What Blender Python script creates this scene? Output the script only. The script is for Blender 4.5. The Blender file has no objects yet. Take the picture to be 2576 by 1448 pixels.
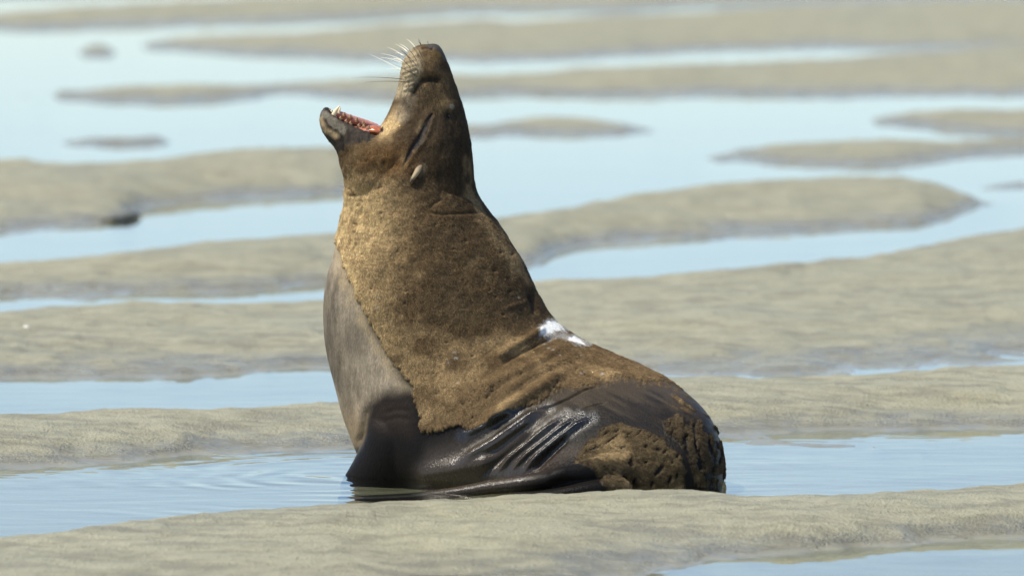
import bpy, bmesh, math, random
import numpy as np
from mathutils import Vector, Matrix

random.seed(7)
RNG = np.random.default_rng(7)
scene = bpy.context.scene
COL = scene.collection

# ------------------------------------------------------------------ camera
CAM_H = 2.2
CAM_D = 20.0
AIM_Z = 0.627
cam_data = bpy.data.cameras.new('camera')
cam = bpy.data.objects.new('camera', cam_data)
COL.objects.link(cam)
cam.location = (0, -CAM_D, CAM_H)
PITCH = math.atan2(CAM_H - AIM_Z, CAM_D)
cam.rotation_euler = (math.pi / 2 - PITCH, 0, 0)
FPX = 15546.0                       # focal length in pixels of a 2576 px wide frame
cam_data.sensor_width = 36.0
cam_data.lens = 36.0 * FPX / 2576.0
cam_data.clip_start = 0.5
cam_data.clip_end = 9000.0
cam_data.dof.use_dof = True
cam_data.dof.focus_distance = 20.0
cam_data.dof.aperture_fstop = 3.0
cam_data.dof.aperture_blades = 0
scene.camera = cam

# ------------------------------------------------------------------ sky and sun
SUN_DIR = Vector((-0.41, -0.15, 0.90)).normalized()      # towards the sun
world = bpy.data.worlds.new('World')
scene.world = world
world.use_nodes = True
wn = world.node_tree
for n in list(wn.nodes):
    wn.nodes.remove(n)
wo = wn.nodes.new('ShaderNodeOutputWorld')
bg = wn.nodes.new('ShaderNodeBackground')
sky = wn.nodes.new('ShaderNodeTexSky')
sky.sky_type = 'NISHITA'
sky.sun_disc = False
sky.sun_elevation = math.asin(SUN_DIR.z)
sky.sun_rotation = math.atan2(SUN_DIR.x, SUN_DIR.y)
sky.altitude = 0
sky.air_density = 0.80
sky.dust_density = 0.55
sky.ozone_density = 2.6
bg.inputs['Strength'].default_value = 0.15
wn.links.new(sky.outputs[0], bg.inputs[0])
wn.links.new(bg.outputs[0], wo.inputs[0])

sun_data = bpy.data.lights.new('sun', 'SUN')
sun_data.energy = 4.8
sun_data.angle = math.radians(0.55)
sun_data.color = (1.0, 0.94, 0.81)
sun = bpy.data.objects.new('sun', sun_data)
COL.objects.link(sun)
sun.rotation_euler = SUN_DIR.to_track_quat('Z', 'Y').to_euler()
sun.location = (-8, -2, 14)

scene.view_settings.view_transform = 'Standard'
scene.view_settings.look = 'None'
scene.view_settings.exposure = 0.42
scene.view_settings.gamma = 1.0
scene.view_settings.use_curve_mapping = False

# ------------------------------------------------------------------ measuring helpers
CP, SP = math.cos(PITCH), math.sin(PITCH)


def at_plane(u, v, Y):
    """point of the upright plane at depth Y that the photograph shows at (u, v)"""
    a = (np.asarray(u, float) - 1288.0) / FPX
    b = (724.0 - np.asarray(v, float)) / FPX
    dy = CP + b * SP
    dz = -SP + b * CP
    t = (np.asarray(Y, float) + CAM_D) / dy
    return np.stack([a * t, np.broadcast_to(np.asarray(Y, float), t.shape), CAM_H + dz * t], -1)


def at_height(u, v, z):
    a = (np.asarray(u, float) - 1288.0) / FPX
    b = (724.0 - np.asarray(v, float)) / FPX
    dy = CP + b * SP
    dz = -SP + b * CP
    t = (np.asarray(z, float) - CAM_H) / dz
    return a * t, dy * t - CAM_D


def to_uv(P):
    """side-view drawing coordinates of points (used to lay out coat pattern and folds)"""
    x = P[:, 0]
    y = P[:, 1] + CAM_D
    z = P[:, 2] - CAM_H
    depth = y * CP - z * SP
    up = y * SP + z * CP
    return 1288.0 + FPX * x / depth, 724.0 - FPX * up / depth


# ------------------------------------------------------------------ numpy noise
def _hash(ix, iy, iz, seed):
    h = (ix.astype(np.int64) * 374761393 + iy.astype(np.int64) * 668265263 + iz.astype(np.int64) * 2147483647 + seed * 1274126177) & 0xFFFFFFFF
    h = ((h ^ (h >> 13)) * 1274126177) & 0xFFFFFFFF
    h = ((h ^ (h >> 16)) * 2246822519) & 0xFFFFFFFF
    return ((h ^ (h >> 15)) & 0xFFFFFF) / float(0xFFFFFF)


def vnoise(x, y, z, seed=0):
    ix, iy, iz = np.floor(x), np.floor(y), np.floor(z)
    fx, fy, fz = x - ix, y - iy, z - iz
    fx = fx * fx * fx * (fx * (fx * 6 - 15) + 10)
    fy = fy * fy * fy * (fy * (fy * 6 - 15) + 10)
    fz = fz * fz * fz * (fz * (fz * 6 - 15) + 10)
    ix, iy, iz = ix.astype(np.int64), iy.astype(np.int64), iz.astype(np.int64)
    r = 0
    for a in (0, 1):
        wx = fx if a else 1 - fx
        for b in (0, 1):
            wy = fy if b else 1 - fy
            for c in (0, 1):
                wz = fz if c else 1 - fz
                r = r + wx * wy * wz * _hash(ix + a, iy + b, iz + c, seed)
    return r * 2 - 1


def fbm(x, y, z, octaves=4, seed=0, gain=0.5):
    a, r, n = 1.0, 0, 0
    for o in range(octaves):
        r = r + a * vnoise(x, y, z, seed + o * 17)
        n += a
        x, y, z = x * 2.03 + 11.3, y * 2.03 + 5.7, z * 2.03 + 3.1
        a *= gain
    return r / n


def sstep(a, b, x):
    t = np.clip((x - a) / (b - a), 0, 1)
    return t * t * (3 - 2 * t)


# ------------------------------------------------------------------ material helpers
class NT:
    def __init__(self, name):
        self.m = bpy.data.materials.new(name)
        self.m.use_nodes = True
        self.t = self.m.node_tree
        for n in list(self.t.nodes):
            self.t.nodes.remove(n)
        self.out = self.n('ShaderNodeOutputMaterial')

    def n(self, typ, **kw):
        nd = self.t.nodes.new(typ)
        for k, v in kw.items():
            setattr(nd, k, v)
        return nd

    def l(self, a, b):
        self.t.links.new(a, b)

    def val(self, sock, v):
        if hasattr(v, 'is_output'):
            self.l(v, sock)
        else:
            sock.default_value = v

    def noise(self, vec, scale, detail=4, rough=0.55, dist=0.0):
        nd = self.n('ShaderNodeTexNoise')
        if vec is not None:
            self.l(vec, nd.inputs['Vector'])
        nd.inputs['Scale'].default_value = scale
        nd.inputs['Detail'].default_value = detail
        nd.inputs['Roughness'].default_value = rough
        nd.inputs['Distortion'].default_value = dist
        return nd.outputs['Fac']

    def mapping(self, vec, scale=(1, 1, 1), rot=(0, 0, 0), loc=(0, 0, 0)):
        nd = self.n('ShaderNodeMapping')
        self.l(vec, nd.inputs[0])
        nd.inputs['Location'].default_value = loc
        nd.inputs['Rotation'].default_value = rot
        nd.inputs['Scale'].default_value = scale
        return nd.outputs[0]

    def math(self, op, a, b=0.0, clamp=False):
        nd = self.n('ShaderNodeMath', operation=op, use_clamp=clamp)
        self.val(nd.inputs[0], a)
        self.val(nd.inputs[1], b)
        return nd.outputs[0]

    def rng(self, v, a, b, c=0.0, d=1.0, smooth=True):
        nd = self.n('ShaderNodeMapRange')
        nd.interpolation_type = 'SMOOTHSTEP' if smooth else 'LINEAR'
        self.val(nd.inputs['Value'], v)
        for k, x in (('From Min', a), ('From Max', b), ('To Min', c), ('To Max', d)):
            nd.inputs[k].default_value = x
        return nd.outputs[0]

    def mix(self, fac, a, b, blend='MIX'):
        nd = self.n('ShaderNodeMix', data_type='RGBA', blend_type=blend)
        self.val(nd.inputs[0], fac)
        self.val(nd.inputs[6], a if hasattr(a, 'is_output') else tuple(a) + ((1,) if len(a) == 3 else ()))
        self.val(nd.inputs[7], b if hasattr(b, 'is_output') else tuple(b) + ((1,) if len(b) == 3 else ()))
        return nd.outputs[2]

    def bump(self, h, strength, dist, normal=None):
        nd = self.n('ShaderNodeBump')
        nd.inputs['Strength'].default_value = strength
        nd.inputs['Distance'].default_value = dist
        self.l(h, nd.inputs['Height'])
        if normal is not None:
            self.l(normal, nd.inputs['Normal'])
        return nd.outputs[0]

    def principled(self, **kw):
        nd = self.n('ShaderNodeBsdfPrincipled')
        for k, v in kw.items():
            s = nd.inputs[k.replace('_', ' ')]
            if hasattr(v, 'is_output'):
                self.l(v, s)
            elif isinstance(v, tuple) and len(v) == 3 and s.type == 'RGBA':
                s.default_value = v + (1,)
            else:
                s.default_value = v
        self.l(nd.outputs[0], self.out.inputs[0])
        return nd


def simple_mat(name, col, rough=0.5, var=0.15, scale=60.0, bump=0.0, **kw):
    t = NT(name)
    tc = t.n('ShaderNodeTexCoord').outputs['Object']
    f = t.noise(tc, scale, 3)
    c = t.mix(t.rng(f, 0.3, 0.7), tuple(x * (1 - var) for x in col), tuple(min(1, x * (1 + var)) for x in col))
    p = t.principled(Base_Color=c, Roughness=rough, **kw)
    if bump:
        t.l(t.bump(f, 0.6, bump), p.inputs['Normal'])
    return t.m


def mesh_object(name, verts, faces, mat, parent=None, smooth=True):
    me = bpy.data.meshes.new(name)
    me.from_pydata([tuple(map(float, v)) for v in verts], [], [tuple(map(int, f)) for f in faces])
    if smooth:
        me.polygons.foreach_set('use_smooth', [True] * len(me.polygons))
    me.update()
    o = bpy.data.objects.new(name, me)
    if mat:
        me.materials.append(mat)
    COL.objects.link(o)
    if parent:
        o.parent = parent
        o.matrix_parent_inverse = parent.matrix_world.inverted()
    return o


def grid_mesh(name, P, mat):
    """P: rows x cols x 3 array -> one sheet"""
    nr, nc = P.shape[:2]
    me = bpy.data.meshes.new(name)
    idx = np.arange(nr * nc).reshape(nr, nc)
    q = np.stack([idx[:-1, :-1], idx[:-1, 1:], idx[1:, 1:], idx[1:, :-1]], -1).reshape(-1, 4)
    me.vertices.add(nr * nc)
    me.vertices.foreach_set('co', P.reshape(-1).astype(np.float32))
    me.loops.add(q.size)
    me.loops.foreach_set('vertex_index', q.reshape(-1).astype(np.int32))
    me.polygons.add(len(q))
    me.polygons.foreach_set('loop_start', np.arange(0, q.size, 4, dtype=np.int32))
    me.polygons.foreach_set('use_smooth', np.ones(len(q), dtype=bool))
    me.update(calc_edges=True)
    me.validate()
    me.materials.append(mat)
    o = bpy.data.objects.new(name, me)
    COL.objects.link(o)
    return o


# ================================================================== SAND FLAT
# every bar: waterline on the near side, crest line, and how high the crest may get
RIDGES = [
    dict(near=[(-1500, 1760), (0, 1640), (800, 1580), (1300, 1500), (1600, 1462), (1750, 1440), (1850, 1425), (2000, 1407), (2200, 1381), (2400, 1371), (2576, 1362), (4200, 1290)],
         crest=[(-1500, 1487), (0, 1357), (100, 1345), (200, 1333), (350, 1313), (500, 1293), (650, 1280), (800, 1273), (900, 1265), (1050, 1256), (1200, 1249), (1340, 1240), (1385, 1236), (1405, 1243), (1425, 1237), (1520, 1233), (1650, 1229), (1720, 1228), (1770, 1236), (1815, 1245), (1900, 1250), (2050, 1247), (2200, 1241), (2300, 1235), (2430, 1228), (2500, 1219), (2576, 1213), (4200, 1127)], hmax=0.085, p=2.6),
    dict(near=[(-1500, 1290), (0, 1190), (200, 1179), (400, 1166), (600, 1151), (800, 1139), (900, 1132), (1830, 1108), (2000, 1100), (2200, 1091), (2400, 1081), (2576, 1071), (4200, 1000)],
         crest=[(-1500, 1120), (0, 1037), (100, 1036), (200, 1028), (350, 1020), (500, 1022), (620, 1018), (750, 1012), (850, 1008), (1300, 975), (1720, 946), (1800, 944), (1900, 951), (2000, 946), (2100, 939), (2200, 936), (2350, 931), (2500, 921), (2576, 918), (4200, 850)], hmax=0.11, p=2.0),
    dict(near=[(1500, 1130), (1830, 1121), (1950, 1124), (2080, 1127), (2210, 1130), (2320, 1132)],
         crest=[(1500, 1127), (1830, 1113), (1950, 1118), (2080, 1124), (2210, 1129), (2320, 1140)], hmax=0.02, p=2.0),
    dict(near=[(-1500, 1000), (0, 947), (400, 944), (830, 938), (1300, 946), (1700, 951), (2000, 948), (2300, 940), (2576, 924), (4200, 850)],
         crest=[(-1500, 860), (0, 786), (100, 771), (200, 768), (350, 761), (500, 763), (600, 757), (740, 751), (830, 748), (1340, 706), (1500, 698), (1700, 686), (2000, 660), (2100, 651), (2200, 640), (2300, 616), (2400, 599), (2576, 572), (4200, 380)], hmax=0.11, p=3.2),
    dict(near=[(-1500, 790), (0, 746), (100, 746), (200, 751), (300, 748), (420, 746), (550, 741), (620, 733), (815, 716), (1250, 698), (1330, 680), (1400, 640), (1500, 616), (1700, 602), (1900, 598), (2000, 591), (2150, 580), (2300, 568), (2400, 545), (2490, 517), (2560, 500), (4200, 430)],
         crest=[(-1500, 760), (0, 656), (200, 645), (400, 626), (520, 611), (600, 606), (750, 590), (850, 585), (1240, 546), (1300, 536), (1450, 521), (1530, 501), (1650, 481), (1800, 462), (1950, 452), (2050, 446), (2150, 441), (2250, 448), (2350, 463), (2420, 481), (2490, 513), (2560, 505), (4200, 440)], hmax=0.12, p=2.2),
    dict(near=[(2400, 480), (2520, 478), (2576, 476), (4200, 470)], crest=[(2400, 490), (2510, 462), (2576, 452), (4200, 400)], hmax=0.08, p=2),
    dict(near=[(-1500, 650), (0, 597), (100, 582), (200, 574), (285, 568), (312, 558), (330, 540), (350, 530), (500, 512), (850, 488), (1000, 460), (1120, 420), (1180, 400)],
         crest=[(-1500, 420), (0, 399), (100, 405), (200, 411), (400, 401), (500, 389), (600, 379), (850, 366), (1000, 375), (1120, 400), (1180, 410)], hmax=0.14, p=2.4),
    dict(near=[(1760, 398), (1790, 403), (1900, 405), (2000, 415), (2180, 421), (2300, 415), (2450, 395), (2576, 386), (4200, 330)],
         crest=[(1760, 405), (1790, 386), (1850, 376), (1950, 363), (2050, 356), (2200, 350), (2350, 353), (2576, 346), (4200, 250)], hmax=0.12, p=2.2),
    dict(near=[(100, 362), (215, 364), (300, 365), (405, 362), (450, 360)], crest=[(100, 372), (215, 346), (300, 352), (400, 348), (450, 366)], hmax=0.05, p=2),
    dict(near=[(1100, 345), (1190, 339), (1300, 338), (1400, 342), (1500, 338), (1640, 332), (1670, 330)],
         crest=[(1100, 325), (1190, 318), (1300, 305), (1350, 299), (1450, 299), (1540, 311), (1640, 327), (1670, 336)], hmax=0.08, p=2),
    dict(near=[(2180, 306), (2200, 311), (2300, 316), (2400, 326), (2576, 338), (4200, 420)], crest=[(2180, 312), (2200, 299), (2300, 285), (2400, 278), (2576, 274), (4200, 260)], hmax=0.12, p=2.2),
    dict(near=[(40, 246), (60, 247), (80, 246)], crest=[(40, 252), (60, 231), (80, 252)], hmax=0.04, p=2),
    dict(near=[(120, 240), (150, 246), (250, 253), (400, 257), (550, 251), (650, 240), (700, 233), (850, 239), (1000, 245), (1300, 236), (1600, 237), (1900, 237), (2200, 241), (2576, 241), (4200, 260)],
         crest=[(120, 246), (150, 233), (300, 220), (400, 216), (650, 212), (800, 205), (1000, 196), (1180, 191), (1400, 180), (1700, 166), (1900, 159), (2150, 145), (2300, 130), (2576, 118), (4200, 60)], hmax=0.12, p=2.2),
    dict(near=[(190, 137), (215, 139), (280, 138), (300, 136)], crest=[(190, 144), (215, 116), (280, 114), (300, 142)], hmax=0.06, p=2),
    dict(near=[(340, 112), (380, 119), (500, 126), (600, 131), (800, 141), (1000, 150), (1200, 155), (1400, 146), (1600, 136), (1800, 126), (2000, 122), (2200, 126), (2576, 132), (4200, 150)],
         crest=[(340, 120), (380, 107), (500, 95), (600, 90), (750, 82), (1000, 61), (1200, 56), (1540, 47), (1800, 30), (2000, 16), (2576, 0), (4200, -30)], hmax=0.14, p=2.2),
    dict(near=[(-1500, 110), (0, 70), (100, 71), (250, 63), (400, 60), (620, 55), (900, 42), (1100, 30), (1250, 24), (1540, 26), (1700, 16), (2000, 4), (2576, -14), (4200, -40)],
         crest=[(-1500, 70), (0, 36), (150, 22), (300, 11), (600, -4), (1000, -18), (1500, -22), (2576, -50), (4200, -80)], hmax=0.15, p=2.4),
    dict(near=[(-1500, -5), (0, -12), (1500, -50), (4200, -110)], crest=[(-1500, -50), (0, -60), (1500, -95), (4200, -150)], hmax=0.15, p=2.4),
    dict(near=[(-1500, -90), (0, -100), (1500, -125), (4200, -180)], crest=[(-1500, -160), (0, -170), (1500, -190), (4200, -230)], hmax=0.2, p=2.4),
    dict(near=[(-1500, -230), (0, -240), (1500, -250), (4200, -270)], crest=[(-1500, -300), (0, -300), (1500, -310), (4200, -320)], hmax=0.25, p=2.4),
]

WET = NT('wet_sand')


def sand_material():
    t = WET
    geo = t.n('ShaderNodeNewGeometry').outputs['Position']
    sep = t.n('ShaderNodeSeparateXYZ')
    t.l(geo, sep.inputs[0])
    z = sep.outputs['Z']
    st = t.mapping(geo, (0.45, 1.0, 1.0))
    big = t.noise(st, 1.6, 4, 0.6, 0.4)
    mid = t.noise(t.mapping(geo, (0.5, 1.2, 1.0)), 9.0, 5, 0.65, 0.3)
    grain = t.noise(geo, 420.0, 2, 0.6)
    speck = t.noise(geo, 90.0, 3, 0.7)
    # how wet: close to the water and in patches
    zz = t.math('ADD', z, t.math('MULTIPLY', t.math('SUBTRACT', mid, 0.5), 0.05))
    dry = t.rng(zz, 0.006, 0.065)
    col = t.mix(t.rng(big, 0.32, 0.68), (0.290, 0.276, 0.176), (0.350, 0.322, 0.190))
    col = t.mix(t.rng(mid, 0.38, 0.7), col, (0.378, 0.354, 0.228))
    col = t.mix(t.math('MULTIPLY', t.rng(mid, 0.56, 0.34), 0.6), col, (0.175, 0.160, 0.105))
    col = t.mix(t.math('MULTIPLY', t.rng(grain, 0.35, 0.7), 0.35), col, (0.20, 0.18, 0.14))
    col = t.mix(t.math('MULTIPLY', t.rng(speck, 0.60, 0.75), 0.35), col, (0.46, 0.42, 0.31))
    wetcol = t.mix(0.52, col, (0.13, 0.12, 0.085))
    col = t.mix(dry, wetcol, col)
    rough = t.math('ADD', t.rng(dry, 0.0, 1.0, 0.19, 0.55), t.math('MULTIPLY', t.math('SUBTRACT', big, 0.5), 0.25))
    h = t.math('ADD', t.math('MULTIPLY', mid, 0.6), t.math('MULTIPLY', speck, 0.18))
    film = t.rng(zz, 0.012, 0.002)
    rough = t.math('MULTIPLY', rough, t.rng(film, 0.0, 1.0, 1.0, 0.30))
    b1 = t.bump(h, 1.0, 0.095)
    b1n = b1.node
    t.l(t.rng(film, 0.0, 1.0, 1.0, 0.06), b1n.inputs['Strength'])
    b2 = t.bump(grain, 0.30, 0.0025, b1)
    p = t.principled(Base_Color=col, Roughness=rough, Normal=b2)
    p.inputs['Specular IOR Level'].default_value = 0.45
    return t.m


def ridge_tables():
    out = []
    for r in RIDGES:
        us = np.unique(np.concatenate([np.array([a for a, _ in r['near']], float), np.array([a for a, _ in r['crest']], float)]))
        lo = max(r['near'][0][0], r['crest'][0][0])
        hi = min(r['near'][-1][0], r['crest'][-1][0])
        us = np.unique(np.concatenate([us, np.arange(lo, hi + 1, 20)]))
        us = us[(us >= lo) & (us <= hi)]
        vn = np.interp(us, *zip(*r['near']))
        vc = np.interp(us, *zip(*r['crest']))
        # out-of-focus glare eats into the far bars: measured edges are a little too tight there
        grow = 5.0 * sstep(560, 300, vn) * (vn > vc)
        vn, vc = vn + grow, vc - 0.6 * grow
        # crest height: part of the visible thickness
        xn, yn = at_height(us, vn, 0.0)
        thick = np.abs(vn - vc) * (yn + CAM_D) / FPX
        h = np.where(vn > vc, np.minimum(0.50 * thick, r['hmax']), -0.02)
        xc, yc = at_height(us, np.minimum(vc, vn - 0.5), np.maximum(h, 0.0005))
        ker = np.exp(-0.5 * (np.arange(-4, 5) / 1.6) ** 2)
        ker /= ker.sum()
        ug = np.arange(lo, hi + 1, 10.0)

        def sm(q):
            g = np.interp(ug, us, q)
            return np.convolve(np.pad(g, 4, mode='edge'), ker, 'valid')
        xn, yn, yc, h = sm(xn), sm(yn), sm(yc), sm(h)
        s = xn / (yn + CAM_D)
        od = np.argsort(s)
        s, yn, yc, h = s[od], yn[od], yc[od], h[od]
        out.append(dict(s=s, yn=yn, yc=np.maximum(yc, yn + 0.06), h=h, p=r['p'],
                        lo=lo, hi=hi))
    return out


def terrain_height(X, Y, tabs):
    S = X / (Y + CAM_D)
    wob = fbm(X * 1.7, Y * 1.1, X * 0, 4, 3)
    wob2 = fbm(X * 0.55, Y * 0.45, X * 0, 3, 29)
    H = np.full(X.shape, -0.055) + 0.012 * wob2
    dist = Y + CAM_D
    for r in tabs:
        yn = np.interp(S, r['s'], r['yn'])
        yc = np.interp(S, r['s'], r['yc'])
        h = np.interp(S, r['s'], r['h'])
        # taper beyond the ends of short bars
        ends = 0.002
        if r['lo'] > -1000:
            h = h - 0.15 * sstep(0, 0.006, r['s'][0] - S)
        if r['hi'] < 4000:
            h = h - 0.15 * sstep(0, 0.006, S - r['s'][-1])
        w = np.maximum(yc - yn, 0.05)
        t = (yc - Y) / w
        wb = wob * 0.24 * np.clip(t, 0, 1.2)
        tf = np.clip(t + wb * np.minimum(1, 0.6 / w * 2), 0, 2.2)
        front = h - np.maximum(np.abs(h) + 0.004, 0.03) * tf ** r['p']
        L = np.maximum(h / 0.13, 0.25)
        tb = np.clip((Y - yc) / L, 0, 2)
        back = h - np.maximum(np.abs(h) + 0.01, 0.03) * tb ** 1.8
        b = np.where(Y < yc, front, back)
        b = np.maximum(b, -0.07)
        # smooth union
        k = 0.012
        d = np.clip((b - H) / k, -30, 30)
        H = H + k * np.log1p(np.exp(d))
    above = sstep(-0.02, 0.03, H)
    # current-combed lumps and small hummocks
    lump = fbm(X * 3.2 + 0.6 * wob, Y * 2.0, X * 0 + 4, 4, 51, 0.55)
    small = fbm(X * 11.0, Y * 6.5, X * 0 + 9, 4, 71, 0.6)
    lump2 = fbm(X * 1.3 + 0.8 * wob, Y * 0.55, X * 0 + 14, 4, 91, 0.6)
    comb = fbm(X * 1.1 + Y * 0.5, Y * 5.5, X * 0 + 2, 3, 97)
    off = 0.013 * sstep(48, 26, dist)
    hum = fbm(X * 4.6 + 1.2 * wob, Y * 2.6, X * 0 + 21, 3, 111, 0.5)
    H = H + 0.020 * hum * sstep(-0.03, 0.01, H) * sstep(0.085, 0.03, H) * sstep(40, 30, dist)
    H = H + above * (0.014 * lump + 0.0085 * small + 0.026 * lump2 * sstep(20.5, 27, dist) + 0.004 * comb - off) + (1 - above) * 0.004 * lump
    return H


def build_sand():
    tabs = ridge_tables()
    # columns fan out so that detail stays where it is seen
    s_in = np.linspace(-0.098, 0.098, 760)
    s_out = 0.098 + (np.linspace(0, 1, 46)[1:] ** 1.8) * 0.75
    s = np.concatenate([-s_out[::-1], s_in, s_out])
    inv_near, inv_far = 1 / 14.6, 1 / 90.0
    d1 = 1 / np.linspace(inv_near, inv_far, 860)
    d0 = np.linspace(3.0, 14.6, 24)[:-1]
    d2 = np.concatenate([np.linspace(90, 160, 70)[1:], np.geomspace(160, 5000, 40)[1:]])
    d = np.concatenate([d0, d1, d2])
    D, S = np.meshgrid(d, s, indexing='ij')
    X = S * D
    Y = D - CAM_D
    Z = terrain_height(X, Y, tabs)
    far = sstep(170, 400, D)
    Z = Z * (1 - far) + far * (0.10 + 0.25 * vnoise(X * 0.004, Y * 0.012, X * 0, 5))
    near = sstep(15.0, 10.0, D)
    Z = Z * (1 - near) + near * (0.02)
    P = np.stack([X, Y, Z], -1)
    o = grid_mesh('sand', P, sand_material())
    o['kind'] = 'structure'
    o['label'] = 'pale wet tidal sand flat with low winding bars and shallow channels'
    return o


def build_water():
    t = NT('still_water')
    geo = t.n('ShaderNodeNewGeometry').outputs['Position']
    # long, low wind ripples and rings spreading from the animal's flipper
    v1 = t.mapping(geo, (0.55, 1.0, 1.0), (0, 0, math.radians(-12)))
    n1 = t.noise(v1, 1.9, 2, 0.45, 0.6)
    v2 = t.mapping(geo, (1.0, 2.6, 1.0), (0, 0, math.radians(14)))
    n2 = t.noise(v2, 3.6, 2, 0.45, 0.3)
    dist = t.n('ShaderNodeVectorMath', operation='DISTANCE')
    t.l(t.mapping(geo, (1, 1, 1)), dist.inputs[0])
    dist.inputs[1].default_value = (-0.50, 0.16, 0.0)
    r = dist.outputs['Value']
    wob = t.noise(geo, 2.0, 2, 0.5)
    ph = t.math('MULTIPLY', t.math('ADD', r, t.math('MULTIPLY', wob, 0.25)), 44.0)
    ring = t.math('SINE', ph)
    fall = t.math('MULTIPLY', t.rng(r, 1.9, 0.15), t.rng(n1, 0.38, 0.62))
    ring = t.math('MULTIPLY', ring, fall)
    # calmer with distance from the animal
    h = t.math('ADD', t.math('MULTIPLY', n1, 1.0), t.math('MULTIPLY', n2, 0.30))
    calm = t.rng(r, 0.4, 4.0, 1.0, 0.30)
    h = t.math('MULTIPLY', h, calm)
    h = t.math('ADD', h, t.math('MULTIPLY', ring, 0.24))
    nrm = t.bump(h, 1.0, 0.0044)
    fr = t.n('ShaderNodeFresnel')
    fr.inputs['IOR'].default_value = 1.333
    t.l(nrm, fr.inputs['Normal'])
    gl = t.n('ShaderNodeBsdfGlossy')
    gl.inputs['Roughness'].default_value = 0.015
    gl.inputs['Color'].default_value = (1, 1, 1, 1)
    t.l(nrm, gl.inputs['Normal'])
    tr = t.n('ShaderNodeBsdfTransparent')
    tr.inputs['Color'].default_value = (0.86, 0.92, 0.92, 1)
    mx = t.n('ShaderNodeMixShader')
    t.l(fr.outputs[0], mx.inputs[0])
    t.l(tr.outputs[0], mx.inputs[1])
    t.l(gl.outputs[0], mx.inputs[2])
    t.l(mx.outputs[0], t.out.inputs[0])
    ys = np.array([-17.0, 30.0, 160.0, 5000.0])
    P = np.array([[[s * (y + CAM_D), y, 0.0] for s in (-0.8, 0.8)] for y in ys])
    o = grid_mesh('water', P, t.m)
    o['kind'] = 'structure'
    o['label'] = 'still shallow tide water between the sand bars mirroring the pale sky'
    return o


build_sand()
build_water()

# ================================================================== SEA LION
def catmull(rows, n):
    rows = np.asarray(rows, float)
    m = len(rows)
    t = np.linspace(0, m - 1, n)
    i = np.clip(np.floor(t).astype(int), 0, m - 2)
    f = (t - i)[:, None]
    p0, p1, p2, p3 = rows[np.clip(i - 1, 0, m - 1)], rows[i], rows[i + 1], rows[np.clip(i + 2, 0, m - 1)]
    return 0.5 * ((2 * p1) + (-p0 + p2) * f + (2 * p0 - 5 * p1 + 4 * p2 - p3) * f ** 2 + (-p0 + 3 * p1 - 3 * p2 + p3) * f ** 3)


def loft(secs, n_len, n_ring=72, shape=None, expo=2.0, roll=0.0):
    """secs rows: Lu, Lv, Ru, Rv, half depth (px), centre depth Y (m). Returns verts, faces of a closed skin."""
    R = catmull(secs, n_len)
    V = []
    ph = np.linspace(0, 2 * math.pi, n_ring, endpoint=False)
    c, s = np.cos(ph), np.sin(ph)
    if expo != 2.0:
        c = np.sign(c) * np.abs(c) ** (2 / expo)
        s = np.sign(s) * np.abs(s) ** (2 / expo)
    for k, row in enumerate(R):
        L = at_plane(row[0], row[1], row[5])
        Rr = at_plane(row[2], row[3], row[5])
        C = (L + Rr) / 2
        A = (Rr - L) / 2
        d = row[4] / 775.0
        cc, ss = c, s
        if shape is not None:
            cc, ss = shape(c, s, k / (n_len - 1))
        ring = C + cc[:, None] * A + ss[:, None] * np.array([0, d, 0])
        ring[:, 2] += roll * (ring[:, 1] - row[5])
        V.append(ring)
    V = np.array(V)
    n, m = V.shape[:2]
    verts = list(V.reshape(-1, 3))
    faces = []
    for i in range(n - 1):
        for j in range(m):
            faces.append((i * m + j, i * m + (j + 1) % m, (i + 1) * m + (j + 1) % m, (i + 1) * m + j))
    a = len(verts)
    verts.append(V[0].mean(0))
    b = len(verts)
    verts.append(V[-1].mean(0))
    for j in range(m):
        faces.append((a, (j + 1) % m, j))
        faces.append((b, (n - 1) * m + j, (n - 1) * m + (j + 1) % m))
    return verts, faces


def tube(pts, radii, n_ring=24, flat=1.0, n_len=40):
    """tube along world points; flat scales the vertical radius"""
    R = catmull(np.column_stack([np.asarray(pts, float), np.asarray(radii, float)]), n_len)
    V = []
    for k in range(n_len):
        a = R[max(k - 1, 0), :3]
        b = R[min(k + 1, n_len - 1), :3]
        t = (b - a) / (np.linalg.norm(b - a) + 1e-9)
        up = np.array([0, 0, 1.0])
        side = np.cross(t, up)
        if np.linalg.norm(side) < 1e-3:
            side = np.array([0, 1.0, 0])
        side /= np.linalg.norm(side)
        u2 = np.cross(side, t)
        for j in range(n_ring):
            ph = 2 * math.pi * j / n_ring
            V.append(R[k, :3] + R[k, 3] * (math.cos(ph) * side + flat * math.sin(ph) * u2))
    faces = []
    for i in range(n_len - 1):
        for j in range(n_ring):
            faces.append((i * n_ring + j, i * n_ring + (j + 1) % n_ring, (i + 1) * n_ring + (j + 1) % n_ring, (i + 1) * n_ring + j))
    a = len(V)
    V.append(R[0, :3])
    V.append(R[-1, :3])
    for j in range(n_ring):
        faces.append((a, (j + 1) % n_ring, j))
        faces.append((a + 1, (n_len - 1) * n_ring + j, (n_len - 1) * n_ring + (j + 1) % n_ring))
    return V, faces


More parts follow.
